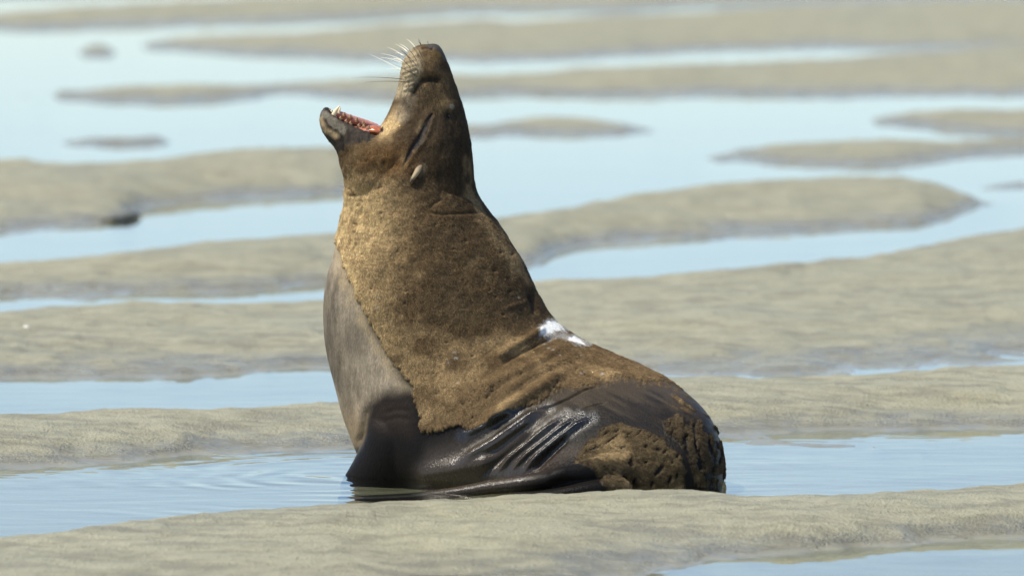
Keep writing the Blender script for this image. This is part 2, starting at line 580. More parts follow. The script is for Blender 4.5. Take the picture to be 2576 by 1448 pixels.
BODY = [
    (1058, 114, 1092, 110, 10, .42),
    (1042, 121, 1106, 117, 36, .42),
    (1026, 140, 1119, 141, 54, .42),
    (1013, 172, 1132, 176, 65, .42),
    (1005, 206, 1146, 214, 69, .42),
    (997, 238, 1157, 247, 73, .42),
    (985, 270, 1167, 281, 82, .42),
    (970, 300, 1176, 318, 95, .42),
    (948, 338, 1183, 362, 110, .42),
    (918, 390, 1187, 412, 124, .42),
    (882, 434, 1190, 448, 136, .42),
    (869, 480, 1198, 488, 148, .42),
    (866, 525, 1219, 524, 160, .42),
    (856, 578, 1259, 578, 178, .42),
    (836, 645, 1305, 650, 200, .42),
    (817, 725, 1345, 730, 222, .42),
    (813, 800, 1382, 794, 238, .42),
    (820, 880, 1424, 833, 248, .41),
    (843, 975, 1480, 868, 254, .38),
    (872, 1075, 1545, 894, 258, .33),
    (930, 1190, 1610, 921, 260, .27),
    (1060, 1262, 1670, 950, 262, .20),
    (1230, 1290, 1720, 982, 260, .12),
    (1400, 1302, 1763, 1020, 250, .06),
    (1550, 1308, 1796, 1066, 232, .02),
    (1660, 1310, 1814, 1122, 196, .0),
    (1735, 1308, 1820, 1180, 140, .0),
    (1775, 1302, 1816, 1232, 70, .0),
]
JAW = [
    (813, 272, 804, 293, 16, .42),
    (824, 270, 804, 306, 36, .42),
    (844, 280, 813, 334, 52, .42),
    (868, 292, 834, 363, 64, .42),
    (895, 301, 849, 384, 78, .42),
    (926, 309, 860, 410, 94, .42),
    (965, 318, 868, 446, 110, .42),
    (1010, 340, 876, 486, 122, .42),
    (1050, 380, 900, 530, 112, .42),
]
FLIP = [
    (985, 895, 1090, 900, 36, .40),
    (956, 950, 1088, 962, 58, .305),
    (932, 1003, 1088, 1020, 78, .240),
    (919, 1048, 1092, 1068, 91, .205),
    (914, 1090, 1096, 1110, 95, .188),
    (902, 1130, 1104, 1150, 88, .177),
    (885, 1165, 1112, 1182, 75, .167),
    (866, 1198, 1120, 1212, 58, .155),
    (846, 1236, 1124, 1240, 40, .145),
]


def body_shape(c, s, f):
    # the muzzle is boxy on the lip side, the rest of the body round
    k = sstep(0.36, 0.26, f)
    e = 2.0 / (2.0 + 1.3 * k)
    c2 = np.where(c < 0, -np.abs(c) ** e, c)
    s2 = np.sign(s) * np.where(c < 0, np.abs(s) ** e, np.abs(s))
    return c2, s2


def jaw_shape(c, s, f):
    # L is the mouth side (c = -1): sink a trough between two lips
    depth = 0.85 * sstep(0.10, 0.40, f) * 0.75
    k = sstep(0.02, 0.3, f)
    c = np.where(c < 0, -np.abs(c) ** (1 - 0.55 * k), c)
    inner = (c < 0) * np.exp(-(s / 0.66) ** 6)
    c2 = c + depth * inner * np.minimum(1, -np.minimum(c, 0) * 1.4)
    return c2, s


def poly_dist(u, v, pts):
    """distance to a polyline and parameter along it, in drawing pixels"""
    best = np.full(u.shape, 1e9)
    par = np.zeros(u.shape)
    side = np.zeros(u.shape)
    n = len(pts) - 1
    for i in range(n):
        ax, ay = pts[i]
        bx, by = pts[i + 1]
        dx, dy = bx - ax, by - ay
        L2 = dx * dx + dy * dy
        t = np.clip(((u - ax) * dx + (v - ay) * dy) / L2, 0, 1)
        d = np.hypot(u - ax - t * dx, v - ay - t * dy)
        m = d < best
        best = np.where(m, d, best)
        par = np.where(m, (i + t) / n, par)
        side = np.where(m, np.sign((u - ax) * dy - (v - ay) * dx), side)
    return best, par, side


def poly_sd(u, v, pts):
    """signed distance to closed polygon: positive inside"""
    n = len(pts)
    best = np.full(u.shape, 1e9)
    ins = np.zeros(u.shape, bool)
    for i in range(n):
        ax, ay = pts[i]
        bx, by = pts[(i + 1) % n]
        dx, dy = bx - ax, by - ay
        L2 = dx * dx + dy * dy + 1e-9
        t = np.clip(((u - ax) * dx + (v - ay) * dy) / L2, 0, 1)
        best = np.minimum(best, np.hypot(u - ax - t * dx, v - ay - t * dy))
        cond = ((ay > v) != (by > v)) & (u < (bx - ax) * (v - ay) / (by - ay + 1e-12) + ax)
        ins ^= cond
    return np.where(ins, best, -best)


# coat layout in side-view drawing coordinates
DRY = [(900, 60), (1250, 60), (1250, 480), (1420, 700), (1460, 820), (1700, 930), (1790, 985), (1721, 972), (1675, 957), (1639, 949), (1567, 955), (1483, 968), (1397, 980),
       (1340, 1018), (1297, 1030), (1268, 1040), (1237, 1056), (1205, 1073), (1171, 1077), (1154, 1068), (1111, 1077), (1076, 1088), (1061, 1083), (1056, 1060), (1045, 1008),
       (1036, 974), (1019, 954), (995, 922), (968, 885), (945, 842), (928, 808), (908, 765), (891, 725), (874, 685), (858, 635), (848, 594), (780, 560), (780, 400), (845, 385), (870, 362), (920, 352), (960, 330)]
RUMP1 = [(1451, 1151), (1465, 1128), (1485, 1111), (1505, 1101), (1507, 1088), (1522, 1076), (1555, 1070), (1585, 1076), (1602, 1083), (1632, 1091), (1665, 1103), (1674, 1118), (1686, 1126), (1702, 1136), (1714, 1151), (1719, 1180), (1719, 1260),
         (1560, 1260), (1512, 1205), (1485, 1175), (1455, 1161)]
RUMP2 = [(1665, 1061), (1702, 1041), (1732, 1046), (1769, 1054), (1803, 1071), (1850, 1121), (1850, 1200), (1800, 1225), (1752, 1225), (1744, 1171), (1727, 1141), (1711, 1118), (1679, 1093), (1669, 1071)]
RUMP_HOLES = [(1585, 1165, 8, 13, 0.3), (1624, 1165, 7, 5, -0.4), (1658, 1184, 8, 17, 0.7), (1565, 1126, 9, 5, -0.5), (1535, 1110, 20, 4, -0.65), (1624, 1126, 5, 4, 0), (1655, 1133, 8, 5, 0.3), (1568, 1200, 8, 6, 0), (1592, 1210, 6, 11, 0.1),
              (1607, 1092, 12, 2.5, -0.7), (1580, 1098, 14, 2.5, -0.65), (1632, 1104, 12, 2.5, -0.6), (1552, 1088, 7, 3, -0.6), (1500, 1128, 26, 2.2, -0.6), (1484, 1134, 18, 2.0, -0.6), (1524, 1094, 9, 3, -0.5), (1702, 1150, 5, 6, 0), (1690, 1165, 4, 7, 0.3),
              (1648, 1112, 8, 3, -0.5), (1672, 1140, 4, 7, 0.5), (1684, 1205, 5, 12, 0.2), (1540, 1185, 5, 3, -0.4), (1640, 1215, 6, 8, 0.2), (1702, 1195, 4, 10, 0.2), (1513, 1084, 5, 3, 0)]
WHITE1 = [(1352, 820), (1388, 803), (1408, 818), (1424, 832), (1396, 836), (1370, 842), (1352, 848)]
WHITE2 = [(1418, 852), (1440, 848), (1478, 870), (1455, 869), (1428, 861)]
MUZZLE = [(1040, 115), (1056, 128), (1062, 160), (1056, 190), (1040, 225), (1020, 245), (985, 245), (980, 120)]
SLIT = [(1086, 288), (1075, 311), (1060, 345), (1034, 380), (1014, 418)]
FOLDS_WET = [
    ([(1160, 1098), (1211, 1075), (1266, 1046), (1300, 1036)], 8, .010),
    ([(1150, 1164), (1197, 1137), (1243, 1111), (1283, 1083), (1340, 1042), (1383, 1025)], 12, .020),
    ([(1212, 1143), (1254, 1117), (1311, 1077), (1350, 1050)], 5, .008),
    ([(1250, 1190), (1283, 1149), (1326, 1117), (1369, 1083), (1426, 1042)], 7, .014),
    ([(1278, 1190), (1326, 1143), (1369, 1111), (1412, 1077), (1460, 1045)], 6, .013),
    ([(1306, 1196), (1354, 1146), (1397, 1111), (1449, 1071), (1490, 1050)], 7, .014),
]
VALLEYS_WET = [
    ([(1205, 1204), (1254, 1160), (1300, 1122), (1350, 1082)], 9, -.012),
    ([(1337, 1190), (1369, 1157), (1406, 1120), (1440, 1090)], 8, -.012),
    ([(1318, 1040), (1380, 1025), (1430, 1003), (1474, 978), (1530, 966)], 3, -.007),
    ([(1460, 1030), (1500, 1018), (1530, 1012)], 3, -.005),
]
FOLDS_DRY = [
    ([(1215, 1066), (1237, 1052), (1283, 1022), (1340, 988), (1397, 951), (1440, 928)], 13, .020),
    ([(1180, 1010), (1245, 961), (1334, 925), (1399, 886), (1460, 868)], 14, .010),
    ([(1240, 905), (1277, 879), (1352, 838), (1372, 828)], 9, .012),
    ([(1240, 1000), (1320, 955), (1400, 915), (1470, 893)], 10, .008),
    ([(1250, 782), (1300, 765), (1325, 757)], 5, .003),
]
VALLEYS_DRY = [
    ([(1250, 925), (1300, 895), (1370, 860), (1400, 850)], 7, -.010),
    ([(1075, 534), (1110, 541), (1160, 538), (1215, 537)], 5, -.0045),
    ([(1078, 528), (1090, 512), (1115, 500)], 5, -.004),
    ([(1180, 500), (1140, 488), (1100, 470)], 6, -.005),
    ([(1325, 720), (1335, 760), (1345, 800)], 9, -.012),
    ([(898, 1125), (911, 1090), (917, 1050), (925, 1018)], 8, -.010),
    ([(960, 1040), (1000, 1030), (1040, 1035)], 7, -.0025),
    ([(955, 1060), (1000, 1050), (1040, 1056)], 7, -.0025),
]

root = bpy.data.objects.new('sea_lion', None)
COL.objects.link(root)
root.location = (0.1, 0.2, 0.0)
root['label'] = 'brown bull sea lion roaring with head thrown back in the shallow channel'
root['category'] = 'sea lion'
bpy.context.view_layer.update()


def union_mesh():
    bm = bmesh.new()

    def add(vf):
        vs = [bm.verts.new(Vector(v)) for v in vf[0]]
        for f in vf[1]:
            try:
                bm.faces.new([vs[i] for i in f])
            except ValueError:
                pass

    add(loft(BODY, 150, 112, body_shape))
    add(loft(JAW, 50, 80, jaw_shape, 2.3, roll=0.07))
    add(loft(FLIP, 40, 56, None, 2.2))
    far = [(r[0] + 75, r[1] - 42, r[2] - 25, r[3] - 42, r[4], 0.84 - r[5] + 0.06) for r in FLIP]
    add(loft(far, 40, 56, None, 2.2))
    # thigh and hind flipper stretched out along the channel towards the viewer's left
    hind = [at_plane(a, b, y) for a, b, y in
            [(1640, 1170, -.05), (1560, 1185, -.20), (1480, 1196, -.32), (1400, 1204, -.37), (1320, 1214, -.37), (1240, 1224, -.36), (1150, 1238, -.35), (1040, 1251, -.34), (940, 1256, -.31), (850, 1252, -.27)]]
    add(tube(hind, [.08, .085, .062, .048, .041, .032, .025, .023, .022, .010], 28, 0.72, 70))
    heel = [at_plane(a, b, y) for a, b, y in [(1545, 1182, -.28), (1470, 1186, -.36), (1410, 1192, -.40), (1384, 1202, -.405), (1372, 1208, -.40)]]
    add(tube(heel, [.05, .040, .028, .020, .010], 20, 0.8, 30))
    low = [at_plane(a, b, y) for a, b, y in [(1560, 1225, -.33), (1480, 1232, -.40), (1400, 1243, -.43), (1330, 1252, -.44), (1240, 1258, -.43)]]
    add(tube(low, [.05, .040, .030, .026, .012], 20, 0.7, 30))
    # small rear flipper hooked round the rump on the far right
    tail = [at_plane(a, b, y) for a, b, y in [(1750, 1230, -.16), (1790, 1246, -.2), (1806, 1256, -.22), (1812, 1266, -.22)]]
    add(tube(tail, [.06, .035, .022, .01], 16, 0.6, 20))
    bmesh.ops.recalc_face_normals(bm, faces=bm.faces)
    me = bpy.data.meshes.new('raw')
    bm.to_mesh(me)
    bm.free()
    o = bpy.data.objects.new('raw', me)
    COL.objects.link(o)
    r = o.modifiers.new('r', 'REMESH')
    r.mode = 'VOXEL'
    r.voxel_size = 0.0042
    r.adaptivity = 0.0
    s = o.modifiers.new('s', 'SMOOTH')
    s.factor = 0.5
    s.iterations = 9
    dg = bpy.context.evaluated_depsgraph_get()
    ev = o.evaluated_get(dg)
    me2 = bpy.data.meshes.new_from_object(ev)
    bpy.data.objects.remove(o)
    bpy.data.meshes.remove(me)
    me2.name = 'body'
    return me2


def get_co(me):
    a = np.empty(len(me.vertices) * 3, np.float32)
    me.vertices.foreach_get('co', a)
    return a.reshape(-1, 3).astype(float)


def get_no(me):
    a = np.empty(len(me.vertices) * 3, np.float32)
    me.vertices.foreach_get('normal', a)
    return a.reshape(-1, 3).astype(float)


def coat(P, N):
    """colour, roughness, dryness (0 wet .. 1 fluffy) and relief of the coat at points"""
    u, v = to_uv(P)
    x, y, z = P[:, 0], P[:, 1], P[:, 2]
    n1 = fbm(x * 9, y * 9, z * 9, 4, 1)
    n2 = fbm(x * 34, y * 34, z * 34, 3, 2)
    n3 = fbm(x * 90, y * 90, z * 90, 2, 3)
    edge = 7 * n1 + 6 * n2 + 4.5 * n3 + 5 * fbm(u / 3.5, v / 22.0, y * 9, 2, 67)
    disp = np.zeros(len(P))
    near_or_far = 1.0

    soft = sstep(1250, 1480, u) * sstep(900, 940, v)
    sdd = poly_sd(u, v, DRY) + edge * (1 + 0.8 * soft)
    dry = sstep(0, 1, (sdd + 3 + 9 * soft) / (7 + 20 * soft))
    # rump clumps
    sd1 = poly_sd(u, v, RUMP1)
    sd2 = poly_sd(u, v, RUMP2)
    a, b = u * 0.85 + v * 0.5, v * 0.85 - u * 0.5
    hole = fbm(u / 26.0, v / 20.0, y * 8, 4, 9, 0.55)
    streak = fbm((u + v * 0.9) / 70.0, (v - u * 0.75) / 15.0, y * 3, 3, 19)
    r1 = sstep(-7, 8, sd1 + 5 * hole + 6 * streak + 4 * n3)
    for (hu, hv, ha, hb, an) in RUMP_HOLES:
        ca, sa = math.cos(an), math.sin(an)
        du, dv = (u - hu) * ca + (v - hv) * sa, -(u - hu) * sa + (v - hv) * ca
        r1 = r1 * (1 - 0.95 * sstep(1.25, 0.75, np.hypot(du / ha, dv / hb) + 0.35 * n3 + 0.3 * hole))
    st2 = fbm((u - v * 0.12) / 11.0 + 0.5 * n1, (v + u * 0.15) / 46.0, y * 10, 3, 23, 0.55)
    r2 = sstep(-5, 6, sd2 + 8 * hole) * sstep(-0.06, 0.08, 0.45 * hole + 0.9 * st2 + 0.10)
    st3 = fbm(u / 60.0, (v - u * 0.62) / 7.0, y * 3, 3, 33)
    r3 = sstep(0, 20, poly_sd(u, v, [(1690, 985), (1730, 985), (1830, 1080), (1800, 1060), (1720, 1040), (1640, 1010)])) * sstep(0.02, 0.2, st3) * 0.9
    rump = np.maximum(np.maximum(r1, r2), r3)
    dryness = np.maximum(dry, rump)

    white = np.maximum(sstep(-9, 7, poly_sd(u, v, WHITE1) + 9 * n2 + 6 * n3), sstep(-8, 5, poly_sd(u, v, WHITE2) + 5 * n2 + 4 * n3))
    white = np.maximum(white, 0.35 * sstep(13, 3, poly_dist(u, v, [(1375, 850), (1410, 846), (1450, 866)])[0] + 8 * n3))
    muz = sstep(-10, 12, poly_sd(u, v, MUZZLE) + 8 * n2)

    # ---- colours
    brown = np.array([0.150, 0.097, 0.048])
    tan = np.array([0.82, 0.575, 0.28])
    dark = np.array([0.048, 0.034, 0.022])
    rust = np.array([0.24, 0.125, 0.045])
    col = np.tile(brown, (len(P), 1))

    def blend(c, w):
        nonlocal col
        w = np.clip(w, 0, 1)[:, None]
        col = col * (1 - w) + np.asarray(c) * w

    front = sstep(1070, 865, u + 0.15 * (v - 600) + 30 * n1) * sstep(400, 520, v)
    blend(tan, 0.85 * front + 0.2 * n1)  # sunlight on the left side painted into the coat as tan
    blend(dark, 0.8 * sstep(1085, 1175, u + 25 * n1) * sstep(640, 470, v) * sstep(90, 200, v))  # shaded nape painted into the coat colour
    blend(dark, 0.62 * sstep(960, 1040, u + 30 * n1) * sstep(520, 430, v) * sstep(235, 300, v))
    blend(dark, 0.65 * sstep(1200, 1330, u) * sstep(880, 740, v))  # shade on the right of the back painted into the coat
    blend((0.23, 0.155, 0.078), sstep(890, 960, v) * 0.5)
    blend(rust, 0.55 * sstep(70, 20, np.hypot(u - 950, (v - 405) * 1.1)) + 0.4 * sstep(60, 20, np.hypot(u - 1010, v - 400)))
    blend(tan, 0.75 * sstep(26, 6, poly_dist(u, v, [(960, 330), (990, 308), (1005, 280)])[0]))
    blend((0.36, 0.29, 0.20), 0.6 * sstep(28, 8, poly_dist(u, v, [(1010, 290), (1030, 250)])[0]))
    blend((0.30, 0.21, 0.10), 0.35 * sstep(30, 8, np.hypot(u - 1120, v - 262)))
    blend((0.115, 0.084, 0.045), 0.85 * sstep(0, 14, poly_sd(u, v, RUMP1) + 15))
    blend((0.066, 0.049, 0.029), 0.85 * sstep(0, 14, poly_sd(u, v, RUMP2) + 15))
    blend(dark, 0.5 * sstep(0.0, 0.4, n1) * sstep(900, 700, v) * (1 - front))
    blend((0.25, 0.165, 0.08), 0.6 * sstep(0.05, 0.4, n2) * front)
    blend(tan, 0.25 * sstep(0.1, 0.5, -n1))
    blend((0.46, 0.37, 0.23), 0.85 * muz)
    blend((0.34, 0.26, 0.15), 0.5 * sstep(22, 6, np.hypot(u - 1058, v - 424)))
    # crease behind the whisker pad, damp, with the pad's cast shadow painted dark
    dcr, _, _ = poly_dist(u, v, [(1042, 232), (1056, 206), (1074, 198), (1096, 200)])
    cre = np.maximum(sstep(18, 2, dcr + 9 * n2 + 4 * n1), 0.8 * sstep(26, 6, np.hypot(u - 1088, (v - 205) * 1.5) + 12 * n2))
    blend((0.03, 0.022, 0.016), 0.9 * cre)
    nosd = poly_sd(u, v, [(1062, 112), (1070, 100), (1130, 100), (1132, 165), (1115, 150), (1098, 128), (1085, 119)])
    nose = sstep(-3, 4, nosd + 3 * n2)
    blend((0.06, 0.058, 0.055), 0.9 * nose)
    blend((0.19, 0.12, 0.04), 0.6 * sstep(16, 4, np.hypot(u - 1098, v - 140)))
    blend((0.07, 0.045, 0.03), 0.7 * sstep(22, 6, np.hypot(u - 1118, v - 165)))

    # wet dark coat
    kf = sstep(760, 1000, v) * sstep(1100, 1400, u)
    al = z * (1 - 0.5 * kf) - x * 0.9 * kf
    n4 = fbm((x * (1 - kf) + z * 0.8 * kf) * 190, y * 190, al * 55, 2, 4)
    col = col * np.clip(1 + 0.16 * n3 + 0.36 * n4 + 0.12 * n2, 0.4, 1.8)[:, None]
    wetcol = np.tile(np.array([0.0085, 0.0070, 0.0058]), (len(P), 1))
    chest = sstep(-22, 24, poly_sd(u, v, [(780, 560), (852, 590), (880, 690), (930, 808), (1000, 925), (1040, 980), (1010, 985), (960, 990), (928, 1015), (918, 1060), (905, 1110), (880, 1150), (780, 1000)]) + 16 * n1)
    w = chest[:, None]
    ch = np.array([0.33, 0.275, 0.20])
    chm = sstep(-0.35, 0.45, n1 + 0.5 * fbm(x * 14, y * 14, z * 5, 3, 41))
    chm = 0.7 * chm + 0.3 * sstep(-0.4, 0.4, fbm(u / 5.0, v / 45.0, y * 6, 3, 43))
    chc = ch[None] * (1 - 0.62 * chm[:, None]) * np.array([1, 0.98, 0.97])
    chc = chc * (1 - sstep(980, 1120, v)[:, None]) + np.array([0.34, 0.25, 0.15]) * sstep(980, 1120, v)[:, None]
    pt = (0.6 * sstep(60, 15, np.hypot((u - 892) * 1.2, (v - 850) * 0.8) + 22 * n1))[:, None]
    chc = chc * (1 - pt) + np.array([0.10, 0.083, 0.062]) * pt
    fr = (0.55 * sstep(-42, -2, sdd + 12 * n2))[:, None]
    chc = chc * (1 - fr) + np.array([0.46, 0.35, 0.20]) * fr
    wetcol = wetcol * (1 - w) + chc * w
    belly = sstep(-34, 40, poly_sd(u, v, [(1080, 1130), (1240, 1090), (1340, 1080), (1360, 1160), (1300, 1260), (1060, 1260), (1050, 1180)]) + 14 * n1)
    wetcol = wetcol * (1 - belly[:, None] * 0.8) + np.array([0.052, 0.038, 0.023]) * belly[:, None] * 0.8
    thigh = sstep(0, 26, poly_sd(u, v, [(1260, 1200), (1420, 1110), (1480, 1100), (1470, 1150), (1400, 1190), (1280, 1230)]) + 8 * n1)
    wetcol = wetcol * (1 - thigh[:, None] * 0.8) + np.array([0.034, 0.023, 0.016]) * thigh[:, None] * 0.8
    backw = sstep(0, 30, poly_sd(u, v, [(1380, 985), (1560, 945), (1700, 960), (1790, 1060), (1600, 1060), (1420, 1040)]) + 10 * n1)
    wetcol = wetcol * (1 - backw[:, None] * 0.6) + np.array([0.018, 0.014, 0.011]) * backw[:, None] * 0.6
    stw = fbm((u + v * 0.6) / 90.0, (v - u * 0.55) / 9.0, y * 4, 3, 57)
    near_dry = (sstep(-110, 0, sdd + 12 * n1 + 55 * stw) * sstep(1250, 1400, u))[:, None]
    wetcol = wetcol * (1 - near_dry * 0.8) + np.array([0.064, 0.049, 0.032]) * near_dry * 0.8
    shoulder = sstep(-16, 50, poly_sd(u, v, [(930, 985), (1045, 985), (1055, 1070), (1040, 1110), (920, 1090), (915, 1040)]))
    wetcol = wetcol * (1 - shoulder[:, None] * 0.7) + np.array([0.030, 0.021, 0.015]) * shoulder[:, None] * 0.7
    # jaw skin: dark lip, sand-dusted chin
    jaw = poly_sd(u, v, [(795, 265), (850, 285), (880, 305), (940, 325), (955, 335), (925, 352), (900, 356), (875, 362), (850, 385), (835, 380), (790, 330)])
    jm = sstep(-16, 9, jaw + 7 * n2 + 6 * n1)
    jst = fbm(u / 4.0, v / 16.0, y * 30, 3, 47)
    jc = np.array([0.034, 0.025, 0.018])[None] * (1 + 0.8 * jst)[:, None]
    disp += jm * (0.0018 * jst + 0.0012 * n3)
    dchin, _, _ = poly_dist(u, v, [(812, 284), (828, 302), (846, 317), (862, 328)])
    wch = (sstep(11, 2, dchin + 10 * n2 + 6 * n3) * 0.85)[:, None]
    jc = jc * (1 - wch) + np.array([0.17, 0.15, 0.11]) * wch
    dch2, _, _ = poly_dist(u, v, [(806, 300), (820, 328), (845, 342)])
    wch = (sstep(12, 2, dch2 + 5 * n2) * 0.7)[:, None]
    jc = jc * (1 - wch) + np.array([0.40, 0.29, 0.16]) * wch
    wetcol = wetcol * (1 - jm[:, None]) + jc * jm[:, None]
    dryness = dryness * (1 - jm)

    d = dryness[:, None]
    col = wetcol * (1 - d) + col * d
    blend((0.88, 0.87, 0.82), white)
    dryness = np.maximum(dryness, white * 0.9)

    # tear slit
    ds, ps, ss = poly_dist(u, v, SLIT)
    wid = 2.5 + 6.5 * np.sin(np.clip(ps, 0, 1) * math.pi) + 3.5 * n2
    slit = sstep(wid + 3, wid - 1.5, ds)
    blend((0.022, 0.018, 0.016), slit * (0.95 - 0.5 * sstep(0.1, 0.5, n3)))
    eye = sstep(17, 5, np.hypot((u - 1124) * 1.2, (v - 290) * 0.75) + 9 * n2)
    blend((0.025, 0.02, 0.016), 0.85 * eye * (y < 0.42))
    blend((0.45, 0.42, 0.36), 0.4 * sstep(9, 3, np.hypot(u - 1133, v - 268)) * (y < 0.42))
    dryness = dryness * (1 - slit) * (1 - 0.6 * nose)

    # ---- relief
    for pts, w_, a_ in FOLDS_WET + VALLEYS_WET + FOLDS_DRY + VALLEYS_DRY:
        dd, pp, sd_ = poly_dist(u, v, pts)
        tp = sstep(0.0, 0.22, pp) * sstep(1.0, 0.75, pp)
        disp += a_ * tp * np.exp(-(dd / w_) ** 2)
    # belly roll above the water
    dd, pp, _ = poly_dist(u, v, [(1080, 1190), (1150, 1178), (1215, 1165)])
    disp += .024 * np.exp(-(dd / 26) ** 2)
    disp -= .005 * slit
    dr, _, sd_ = poly_dist(u, v, [(1090, 298), (1082, 322), (1068, 352), (1042, 388), (1020, 424)])
    disp += .004 * np.exp(-(dr / 7) ** 2)
    disp -= .008 * np.exp(-(dcr / 11) ** 2)
    disp -= .007 * np.exp(-((np.hypot((u - 1128) * 1.1, (v - 291) * 0.8)) / 8) ** 2)
    # nostril
    dn, _, _ = poly_dist(u, v, [(1062, 120), (1074, 117), (1087, 122)])
    nos = np.exp(-(dn / 2.6) ** 2)
    disp -= .012 * nos
    blend((0.012, 0.01, 0.01), nos * 0.9)
    # whisker pad rows
    for (pu, pv) in PAD:
        disp += .0035 * np.exp(-((u - pu) ** 2 + (v - pv) ** 2) / 3.4 ** 2)
    # raised edge and pile of the dry coat
    disp += 0.006 * dryness * (0.2 + 0.8 * sstep(420, 560, v)) * (1 - 0.65 * soft) * (1 - 0.45 * rump)
    rough_f = dryness * (1 - 0.6 * muz)
    lum = fbm(x * 22, y * 22, z * 22, 3, 61)
    neck = sstep(1150, 900, u) * sstep(360, 420, v) * sstep(720, 600, v)
    disp += rough_f * (0.0035 * n1 + (0.0030 + 0.0050 * neck) * lum)
    cl = fbm((u + v * 0.9) / 30.0, (v - u * 0.75) / 9.0, y * 8, 3, 29)
    disp += rump * (0.004 + 0.005 * cl + 0.003 * n2) * (1 - 0.6 * sstep(1740, 1800, u))
    # loose skin wrinkles across neck
    wr = fbm(u / 60.0, v / 12.0, y * 2, 3, 77)
    disp += 0.0008 * wr * sstep(480, 560, v) * sstep(900, 700, v)
    wr2 = fbm(u / 13.0, v / 55.0, y * 4, 3, 83)
    disp += 0.0032 * wr2 * sstep(1060, 1120, u) * sstep(540, 470, v) * sstep(230, 300, v)
    # scars and pits in the fur
    pit = np.zeros(len(P))
    for (pu, pv, pr) in PITS:
        pit = np.maximum(pit, np.exp(-(((u - pu) ** 2 + (v - pv) ** 2) / pr ** 2)))
    disp -= 0.006 * pit * dryness
    for (pu, pv, pr, pa) in SWELL:
        disp += pa * np.exp(-(((u - pu) ** 2 + (v - pv) ** 2) / pr ** 2))
    blend((0.035, 0.025, 0.018), 0.85 * sstep(0.35, 0.8, pit) * dryness)
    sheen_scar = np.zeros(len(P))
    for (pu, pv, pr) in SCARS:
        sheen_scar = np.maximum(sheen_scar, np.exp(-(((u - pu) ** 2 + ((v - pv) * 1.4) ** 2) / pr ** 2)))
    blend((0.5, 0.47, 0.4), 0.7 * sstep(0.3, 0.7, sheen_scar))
    rough = 0.33 - 0.08 * belly + 0.35 * dryness + 0.30 * chest + 0.06 * n2 + 0.22 * jm + 0.16 * shoulder
    rough = np.where(slit > 0.5, 0.3, rough)
    rough = np.clip(rough, 0.17, 0.9)
    fl = np.zeros(len(P))
    for pts, w_, a_ in FOLDS_WET:
        fl = np.maximum(fl, sstep(24, 6, poly_dist(u, v, pts)[0]))
    spec = 0.085 + 0.42 * np.maximum(fl, 0.5 * belly) * (1 - dryness) + 0.02 * slit + 0.05 * jm
    rough = np.clip(rough + 0.10 * (1 - np.maximum(fl, belly)) * (1 - dryness) - 0.08 * fl, 0.17, 0.9)
    return col, rough, dryness, disp, chest, jm, spec


prng = random.Random(21)
SWELL = [(1126, 270, 18, .006), (1040, 172, 26, .008), (1100, 400, 45, .006), (1075, 300, 12, .004), (1098, 345, 26, .006)]
PITS = [(1037, 440, 5), (1240, 680, 5), (1168, 606, 5), (1285, 640, 4), (1330, 745, 7), (965, 407, 5), (960, 470, 4), (1225, 1000, 5), (1195, 985, 6), (1165, 1015, 7), (1240, 985, 4), (1400, 965, 4), (1190, 1050, 4),
        (1470, 940, 5), (1465, 935, 4), (1448, 930, 3), (1215, 975, 4), (1310, 945, 4), (1385, 935, 3)]
for _ in range(46):
    PITS.append((prng.uniform(880, 1330), prng.uniform(430, 1050), prng.choice([2.2, 2.6, 3.2, 4.0])))
SCARS = [(1300, 748, 4), (1142, 885, 5), (1146, 900, 6), (1128, 910, 4), (1166, 606, 3), (952, 745, 3), (951, 770, 4), (1368, 868, 4), (1376, 880, 4), (1385, 888, 4), (1404, 900, 3), (1458, 898, 3), (1512, 940, 5), (1460, 938, 4),
         (1220, 858, 3), (1195, 860, 2.5), (1152, 960, 3)]
PAD = [(1048 - 8 * j - 5 * (i % 2), 140 + 11 * i + 3 * j) for i in range(8) for j in range(4)]


def coat_material():
    t = NT('sea_lion_coat')
    at = t.n('ShaderNodeAttribute', attribute_name='coat')
    ar = t.n('ShaderNodeAttribute', attribute_name='coat_rough')
    ad = t.n('ShaderNodeAttribute', attribute_name='coat_spec')
    pos = t.n('ShaderNodeTexCoord').outputs['Object']
    fine = t.noise(t.mapping(pos, (1, 1, 0.45)), 260.0, 3, 0.6)
    hairs = t.noise(t.mapping(pos, (1.0, 1.0, 0.22), (0, math.radians(35), 0)), 330.0, 3, 0.7)
    med = t.noise(pos, 45.0, 3, 0.6)
    c = t.mix(t.math('MULTIPLY', t.rng(fine, 0.3, 0.7), 0.5), at.outputs['Color'], (0.5, 0.5, 0.5), 'OVERLAY')
    c = t.mix(t.rng(hairs, 0.35, 0.65, 0.0, 0.35), c, (0.0, 0.0, 0.0), 'MULTIPLY')
    r = t.math('ADD', ar.outputs['Fac'], t.math('MULTIPLY', t.math('SUBTRACT', med, 0.5), 0.22))
    b = t.bump(hairs, 0.35, 0.002)
    b = t.bump(med, 0.25, 0.004, b)
    strand = t.noise(t.mapping(pos, (1.0, 1.0, 0.30), (0, math.radians(-12), 0)), 150.0, 3, 0.65, 0.4)
    b = t.bump(strand, 0.5, 0.0045, b)
    r = t.math('ADD', r, t.math('MULTIPLY', t.math('SUBTRACT', strand, 0.5), 0.35))
    p = t.principled(Base_Color=c, Roughness=r, Normal=b)
    t.l(ad.outputs['Fac'], p.inputs['Specular IOR Level'])
    return t.m


